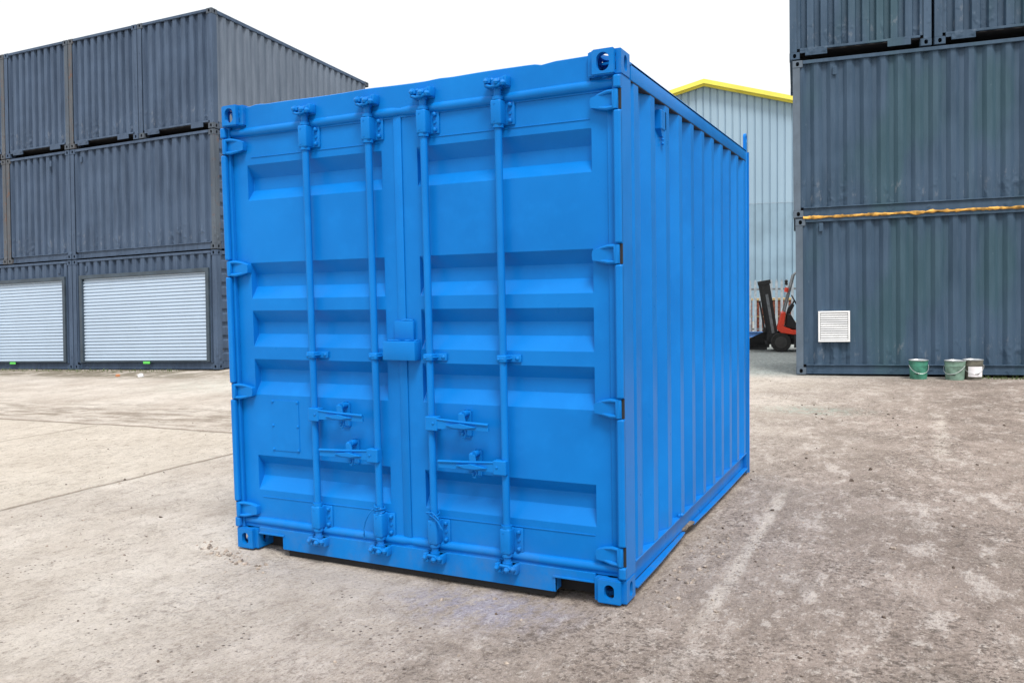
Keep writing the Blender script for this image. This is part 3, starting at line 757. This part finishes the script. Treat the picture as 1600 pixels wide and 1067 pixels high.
# foam squeezed out of the joint
mb = MB(); rings = []; rnd = random.Random(4)
N = 170
for i in range(N+1):
    x = .125+5.7*i/N
    r = .015+.010*noise.noise((x*3, 0, 0))+.012*noise.noise((x*9, 1, 0))+.010*max(0, noise.noise((x*1.3, 5, 0)))+.008*rnd.random()
    drop = .022*math.exp(-((x-1.83)/.05)**2)
    ring = []
    for k in range(9):
        an = 2*math.pi*k/9; rr = r*(1+.55*noise.noise((x*26, k*1.3, 2)))
        ring.append(mb.b.verts.new((x, -.004-.8*rr*max(-.3, math.cos(an)), .013+rr*1.05*math.sin(an)-(drop if math.sin(an) < 0 else 0)+.008*noise.noise((x*4, 7, 0)))))
    rings.append(ring)
for a_, b_ in zip(rings, rings[1:]):
    for k in range(9): mb.b.faces.new((a_[k], a_[(k+1) % 9], b_[(k+1) % 9], b_[k]))
fo = mb.build('sealing_foam', M_FOAM, None, 0, True)
place(fo, FR, 0, 0, 2.591); tag(fo, 'lumpy amber foam squeezed out along the joint of two grey containers', 'foam')

# ---------------------------------------------------------------- pails by the right stack
def pail(label, x, y, mat, r=.137, h=.285, lid=True, hand=1, rz=0):
    t = thing('paint_pail', label, 'pail', (x, y, gz(x, y)), (0, 0, rz), 'metal pails by the right stack')
    MB().lathe([(r*.86, 0), (r*.87, .006), (r*.95, h*.70), (r*.985, h*.705), (r*.985, h*.735), (r*.955, h*.74), (r*.99, h*.93), (r*1.02, h*.935), (r*1.02, h*.955), (r*.97, h*.96), (r*.94, h*.955), (r*.93, h*.90)]).build('pail_body', mat, t, 0, True)
    MB().lathe([(.001, h*.925), (r*.90, h*.925), (r*.955, h*.97), (r*1.025, h*.975), (r*1.03, h*.99), (r*.97, h*1.0), (r*.93, h*.965), (.001, h*.962)]).build('lid', M_TIN, t, 0, True)
    P = []
    for i in range(13):
        a = math.pi*i/12; P.append((-r*1.03*math.cos(a), -r*1.03*math.sin(a)*1.0-.006, h*.74-hand*.13*math.sin(a)))
    MB().tube(P, .0035, 6).build('bail_handle', M_TIN, t, 0, True)
    return t
def on_face(s, off): v = FR @ Vector((s, -off, 0)); return v.x, v.y
x, y = on_face(1.825, .27); t = pail('green metal pail standing alone left of the other two pails', x, y, M_GREENB, .140, .300, rz=.3)
MB().prism([(-.105, .085), (-.035, .082), (-.035, .092), (-.105, .096)], 'y', -.132, -.118).build('print_mark', M_INK, t)
x, y = on_face(2.335, .30); t = pail('faded green pail in front of and left of the paper labelled pail', x, y, M_GREENB2, .150, .300, rz=-.5)
MB().prism([(-.02, .082), (.075, .082), (.075, .094), (-.02, .09)], 'y', -.142, -.128).build('print_mark', M_INK, t)
x, y = on_face(2.600, .21); t = pail('dirty tin pail with a large white paper label, rightmost of the pails', x, y, M_DIRTYP, .142, .310, rz=.1)
mb = MB(); rr = .1415
n = 10; A = []; Bv = []
for i in range(n+1):
    a = -math.pi/2-.62+1.55*i/n; A.append(mb.b.verts.new((rr*math.cos(a), rr*math.sin(a), .050))); Bv.append(mb.b.verts.new((rr*1.015*math.cos(a), rr*1.015*math.sin(a), .208)))
for i in range(n): mb.b.faces.new((A[i], A[i+1], Bv[i+1], Bv[i]))
mb.build('paper_label', M_PAPER, t, 0, True)
MB().prism([(.010, .090), (.070, .098), (.070, .108), (.010, .100)], 'y', -.150, -.138).build('print_mark', M_INK, t)

# ---------------------------------------------------------------- warehouse, fence, bricks, forklift in the gap
wh = thing('warehouse', 'pale blue clad warehouse gable with yellow roof trim behind the yard', 'warehouse', (-7.22, 32.9, -.2), (0, 0, .222))
RZ, HW, SL = 10.52, 14.0, .268
M_CLAD2 = simple('darker lower cladding', (.228, .335, .425), .5, 0, .12, .8)  # lower sheets one tone darker than the gable above
def gable(x): return RZ-SL*abs(x)
mb = MB(); pitch = .305; xs_ = []
for k in range(-46, 46):
    x = k*pitch; xs_ += [(x, 0), (x+.225, 0), (x+.240, .050), (x+.290, .050)]
for z0f, z1f, off in ((lambda x: 0, lambda x: 5.22, 0.0), (lambda x: 5.222, lambda x: gable(x)-.05, -.012)):
    for (a, da), (b, db) in zip(xs_, xs_[1:]):
        mb.face([(a, da+off, z0f(a)), (b, db+off, z0f(b)), (b, db+off, z1f(b)), (a, da+off, z1f(a))])
    if off == 0.0: mb.build('lower_cladding', M_CLAD2, wh); mb = MB()
mb.build('gable_wall', M_CLAD, wh)
mb = MB()
for s in (-1, 1):
    mb.prism([(0, RZ+.02), (s*(HW+.3), gable(HW+.3)+.02), (s*(HW+.3), gable(HW+.3)-.16), (0, RZ-.16)], 'y', -.40, -.055)
    mb.prism([(0, RZ-.161), (s*(HW+.3), gable(HW+.3)-.161), (s*(HW+.3), gable(HW+.3)-.225), (0, RZ-.225)], 'y', -.18, -.055)
mb.build('roof_trim', M_YELLOW, wh)
mb = MB()
for s in (-1, 1): mb.prism([(0, RZ+.0), (s*(HW+.2), gable(HW+.2)), (s*(HW+.2), gable(HW+.2)-.10), (0, RZ-.10)], 'y', -.054, 30)
mb.build('roof', M_CLAD, wh)
mb = MB(); mb.box(-HW, -HW+.1, .05, 30, 0, gable(HW)-.11); mb.box(HW-.1, HW, .05, 30, 0, gable(HW)-.11); mb.build('side_wall', M_CLAD, wh)

fx, fy = -2.52, 20.58
fe = thing('palisade_fence', 'galvanised steel palisade fence crossing the gap behind the forklift', 'fence', (fx, fy, -.02), (0, 0, .222))
mb = MB()
for k in range(-44, 34):
    x = k*.142
    mb.prism([(x-.034, 1.60), (x-.024, 1.655), (x, 1.70), (x+.024, 1.655), (x+.034, 1.60), (x+.034, .10), (x-.034, .10)], 'y', -.010, .0)
mb.build('pale_panel', M_GALV, fe)
mb = MB(); mb.box(-6.4, 4.9, .001, .045, 1.40, 1.45); mb.build('rail', M_STEEL, fe)
mb = MB(); mb.box(-6.4, 4.9, .001, .045, .28, .33); mb.build('rail', M_STEEL, fe)
for x in (-6.2, -3.45, -.72, 2.0, 4.7): MB().box(x-.05, x+.05, .046, .13, 0, 1.62, .004).build('fence_post', M_STEEL, fe)

FB = frame((fx, fy, -.02), .222, 0, 0)
bm = thing('steel_beam', 'blue painted steel beam laid along the foot of the palisade fence', 'beam'); place(bm, FB, 0, -.45, 0)
mb = MB(); mb.prism([(0, .10), (.12, .10), (.12, .12), (.07, .12), (.07, .24), (.12, .24), (.12, .26), (0, .26), (0, .24), (.05, .24), (.05, .12), (0, .12)], 'x', -2.6, -.25); mb.build('beam_body', M_BEAM, bm, .003)
for x in (-2.3, -1.3, -.40): MB().box(x-.06, x+.06, -.02, .14, 0, .099).build('timber_bearer', M_WOOD, bm)
def bricks(x, y, label):
    t = thing('brick_stack', label, 'bricks', group='pallets of bricks behind the fence'); place(t, FB, x, y, 0)
    mb = MB(); mb.box(-.50, .50, -.4, .4, .13, .62); mb.box(-.49, .50, -.395, .4, .66, 1.10); mb.build('bricks', M_BRICK, t, .004)
    mb = MB(); mb.box(-.52, .52, -.42, .42, 1.102, 1.16); mb.box(-.51, .51, -.41, .41, .622, .658); mb.build('packing_board', M_WOOD, t)
    mb = MB()
    for yy in (-.36, 0, .36): mb.box(-.52, .52, yy-.05, yy+.05, 0, .10)
    for k in range(6): xx = -.47+k*.188; mb.box(xx-.05, xx+.05, -.42, .42, .101, .125)
    mb.build('pallet', M_WOOD, t)
bricks(-.98, .95, 'pallet of red bricks behind the fence, nearest the blue container\'s rear edge')
bricks(.14, .95, 'pallet of red bricks behind the fence, directly behind the forklift mast')

def forklift():
    t = thing('forklift', 'orange red forklift with black mast, half hidden behind the right stack', 'forklift', (-1.61, 16.1, gz(-1.6, 16.1)), (0, 0, .16))
    # local: -x is forwards, front axle at x=0
    for y in (0.0, .78):
        for x, r, wd in ((0, .222, .17), (1.05, .19, .15)):
            wl = MB().cyl((x, y-wd/2, r), (x, y+wd/2, r), r, n=30).build('wheel', M_TYRE, t, .02)
            mb = MB(); mb.cyl((x, y-wd/2-.010, r), (x, y-wd/2+.02, r), r*.60, n=24); mb.cyl((x, y-wd/2-.03, r), (x, y-wd/2, r), r*.26, n=16); mb.cyl((x, y+wd/2-.01, r), (x, y+wd/2+.01, r), r*.6, n=24)
            for k in range(5): a = 2*math.pi*k/5; mb.cyl((x+r*.42*math.cos(a), y-wd/2-.02, r+r*.42*math.sin(a)), (x+r*.42*math.cos(a), y-wd/2, r+r*.42*math.sin(a)), .014, n=8)
            mb.build('rim', M_RIM, wl)
    mb = MB(); mb.prism([(-.09, .52), (.00, .88), (.06, .92), (.10, .90), (.06, .58), (.26, .50), (1.0, .50), (1.0, .40), (.24, .40), (.0, .44)], 'y', -.10, .88)
    mb.build('body', M_RED, t, .015)
    mb = MB(); mb.box(-.04, 1.05, .12, .66, .16, .40); mb.box(.08, .95, .02, .76, .30, .399); mb.box(.28, .34, -.08, -.02, .10, .40); mb.build('chassis', M_BLACK, t, .01)
    mb = MB(); mb.prism([(.72, .50), (.70, .92), (1.10, .98), (1.38, .86), (1.44, .40), (1.34, .22), (.86, .22), (.80, .40)], 'y', -.08, .86); mb.build('counterweight', M_RED, t, .03)
    mb = MB(); mb.box(.46, .90, .14, .64, .985, 1.06, .03); mb.prism([(.86, 1.06), (.98, 1.06), (1.06, 1.46), (.98, 1.48)], 'y', .16, .62); mb.build('seat', M_SEAT, t, .02)
    mb = MB(); mb.prism([(.10, .56), (.36, .505), (.36, .60), (.22, .84), (.12, .86)], 'y', .0, .78); mb.prism([(.12, .861), (.20, .861), (.30, 1.06), (.24, 1.10), (.16, 1.00)], 'y', .18, .60); mb.build('dashboard', M_BLACK, t, .01)
    sw = MB(); pts = [(.30+.13*math.cos(a)*.45, .39+.16*math.sin(a), 1.16+.13*math.cos(a)*.9*-1) for a in [2*math.pi*i/20 for i in range(21)]]
    sw.tube(pts, .014, 8); sw.cyl((.24, .39, 1.04), (.30, .39, 1.16), .018, n=8); sw.build('steering_wheel', M_BLACK, t, 0, True)
    mb = MB()
    for y in (-.06, .84):
        mb.tube([(.06, y, .90), (.27, y, 1.74), (.34, y, 1.80), (1.10, y, 1.82), (1.18, y, 1.76), (1.26, y, .92)], .027, 8)
    for k in range(7): x = .36+k*.115; mb.tube([(x, -.06, 1.81), (x, .84, 1.81)], .016, 6)
    mb.tube([(.27, -.06, 1.74), (.27, .84, 1.74)], .022, 6)
    mb.build('overhead_guard', M_STEEL, t, 0, True)
    mb = MB(); mb.cyl((.105, -.10, 1.36), (.125, -.10, 1.46), .042, n=14); mb.build('turn_lamp', M_RED, t, 0, True)
    mb = MB(); mb.cyl((.10, -.06, 1.52), (.12, -.06, 1.57), .035, n=14); mb.sph((.11, -.06, 1.60), .04); mb.build('work_lamp', M_BLACK, t, 0, True)
    # mast leaning a little forward
    tilt = Matrix.Translation((-.13, 0, .18)) @ Matrix.Rotation(R(-9.0), 4, 'Y')
    mb = MB()
    for y in (.12, .66):
        mb.box(-.09, .10, y-.035, y+.035, -.06, 1.46); mb.box(-.15, -.075, y-.03+.02, y+.03+.02, 0, 1.42); 
    mb.box(-.16, .13, .07, .71, 1.38, 1.47); mb.box(-.02, .06, .12, .66, .78, .86); mb.box(-.02, .06, .12, .66, .10, .2)
    mb.xf(tilt); mst = mb.build('mast', M_BLACK, t, .004)
    mb = MB()
    for y in (.26, .52): mb.cyl((.02, y, .0), (.02, y, 1.32), .030, n=12)
    for y in (.33, .45): mb.box(-.03, -.018, y-.018, y+.018, .3, 1.38)
    mb.xf(tilt); mb.build('lift_cylinder', M_STEEL, mst)
    mb = MB(); mb.box(-.030, .030, .076, .0845, .25, 1.15); mb.xf(tilt); mb.build('mast_channel', M_STEEL, mst)
    mb = MB(); mb.cyl((-.06, .36, .60), (.14, .36, .56), .025, n=10); mb.build('tilt_ram', M_TIN, mst)
    mb = MB(); mb.box(-.215, -.155, -.02, .80, .02, .10); mb.box(-.215, -.155, -.02, .80, .30, .38)
    for k in range(7): y = -.01+k*.133; mb.box(-.20, -.165, y-.014, y+.014, .381, .98)
    mb.box(-.205, -.160, -.025, .815, .981, 1.02)
    mb.xf(tilt); mb.build('carriage', M_BLACK, t, .004)
    for y in (.14, .62):
        mb = MB(); mb.prism([(-.30, .46), (-.255, .46), (-.255, .10), (-1.18, .055), (-1.20, .040), (-.30, .035), (-.32, .10)], 'y', y-.05, y+.05); mb.build('fork', M_BLACK, t, .004)
forklift()

# ---------------------------------------------------------------- litter, grit, stones, weeds
def lump(name, mat, x, y, r, label, cat, seed, flat=.6):
    rnd = random.Random(seed); mb = MB()
    bmesh.ops.create_icosphere(mb.b, subdivisions=2, radius=r)
    for v in mb.b.verts: v.co *= 1+.5*noise.noise(v.co*(1.6/r)+Vector((seed*3.1, 0, 0))); v.co.z *= flat
    o = mb.build(name, mat, None); o.location = (x, y, gz(x, y)+r*flat*.7); o.rotation_euler = (0, 0, seed)
    return tag(o, label, cat)
lump('litter', M_LITW, -13.05, 8.25, .070, 'crumpled white litter lying in front of the grey shutter units', 'litter', 1)
lump('litter', M_LITO, -13.72, 8.25, .050, 'small orange litter left of the white piece before the shutters', 'litter', 2)

def add_stone(bm_, x, y, r, rnd, z=None):
    q = Matrix.Translation((x, y, (gz(x, y) if z is None else z)+r*.25)) @ Matrix.Rotation(rnd.random()*6.3, 4, Vector((rnd.random()-.5, rnd.random()-.5, 1)).normalized()) @ Matrix.Diagonal((r*(.7+.8*rnd.random()), r*(.7+.6*rnd.random()), r*(.45+.4*rnd.random()), 1))
    g = bmesh.ops.create_icosphere(bm_, subdivisions=1, radius=1, matrix=q)
    for v in g['verts']: v.co += Vector((rnd.random()-.5, rnd.random()-.5, rnd.random()-.5))*r*.45
rnd = random.Random(11); mb = MB(); cnt = 0
while cnt < 2600:
    y = -3.0+13*rnd.random()**1.7; x = -8+13.5*rnd.random()
    if -2.5 < x < .05 and .0 < y < 3.2: continue
    dens = .5+.9*noise.noise((x*.8, y*.8, 4))+(.25 if x > -.5 else 0)
    if rnd.random() > dens: continue
    add_stone(mb.b, x, y, .0025+.007*rnd.random()**3+(.008 if rnd.random() < .02 else 0), rnd); cnt += 1
for i in range(70):                                  # crumbled heap near the left corner
    a = rnd.gauss(0, 1); add_stone(mb.b, -2.34+.16*a+.03*rnd.gauss(0, 1), -.13-.06*a+.035*rnd.gauss(0, 1), .004+.011*rnd.random()**2, rnd)
for i in range(120): add_stone(mb.b, .06+.16*abs(rnd.gauss(0, .8)), .1+1.5*rnd.random(), .003+.010*rnd.random()**2, rnd)
mbc = MB(); k = 0
while k < 420:
    y = -2.6+11*rnd.random()**1.5; x = -7+12*rnd.random()
    if -2.5 < x < .05 and .0 < y < 3.2: continue
    if rnd.random() > .35+.9*noise.noise((x*.9, y*.9, 9))+(.45 if x > 0 else 0): continue
    add_stone(mbc.b, x, y, .004+.012*rnd.random()**3, rnd); k += 1
gc = mbc.build('clods', M_CLOD, None); gc['kind'] = 'stuff'; gc['label'] = 'dark crumbs of earth scattered over the yard'
g = mb.build('gravel', M_STONE, None); g['kind'] = 'stuff'
g['label'] = 'loose grit and small stones scattered over the yard'
mb = MB(); rnd = random.Random(3)
for i in range(700):
    if i < 420: v = FL @ Vector((-9+8.0*rnd.random(), -.10-.5*rnd.random()**2, 0))
    else: v = FR @ Vector((2.75+2.4*rnd.random(), -.03-.16*rnd.random(), 0))
    z = gz(v.x, v.y); h = .02+.05*rnd.random(); a = rnd.random()*6.3; dx, dy = .008*math.cos(a), .008*math.sin(a); lx, ly = .03*(rnd.random()-.5), .03*(rnd.random()-.5)
    mb.face([(v.x-dx, v.y-dy, z), (v.x+dx, v.y+dy, z), (v.x+lx, v.y+ly, z+h)])
g = mb.build('weeds', M_WEED, None); g['kind'] = 'stuff'; g['label'] = 'low weeds along the foot of the grey stacks'
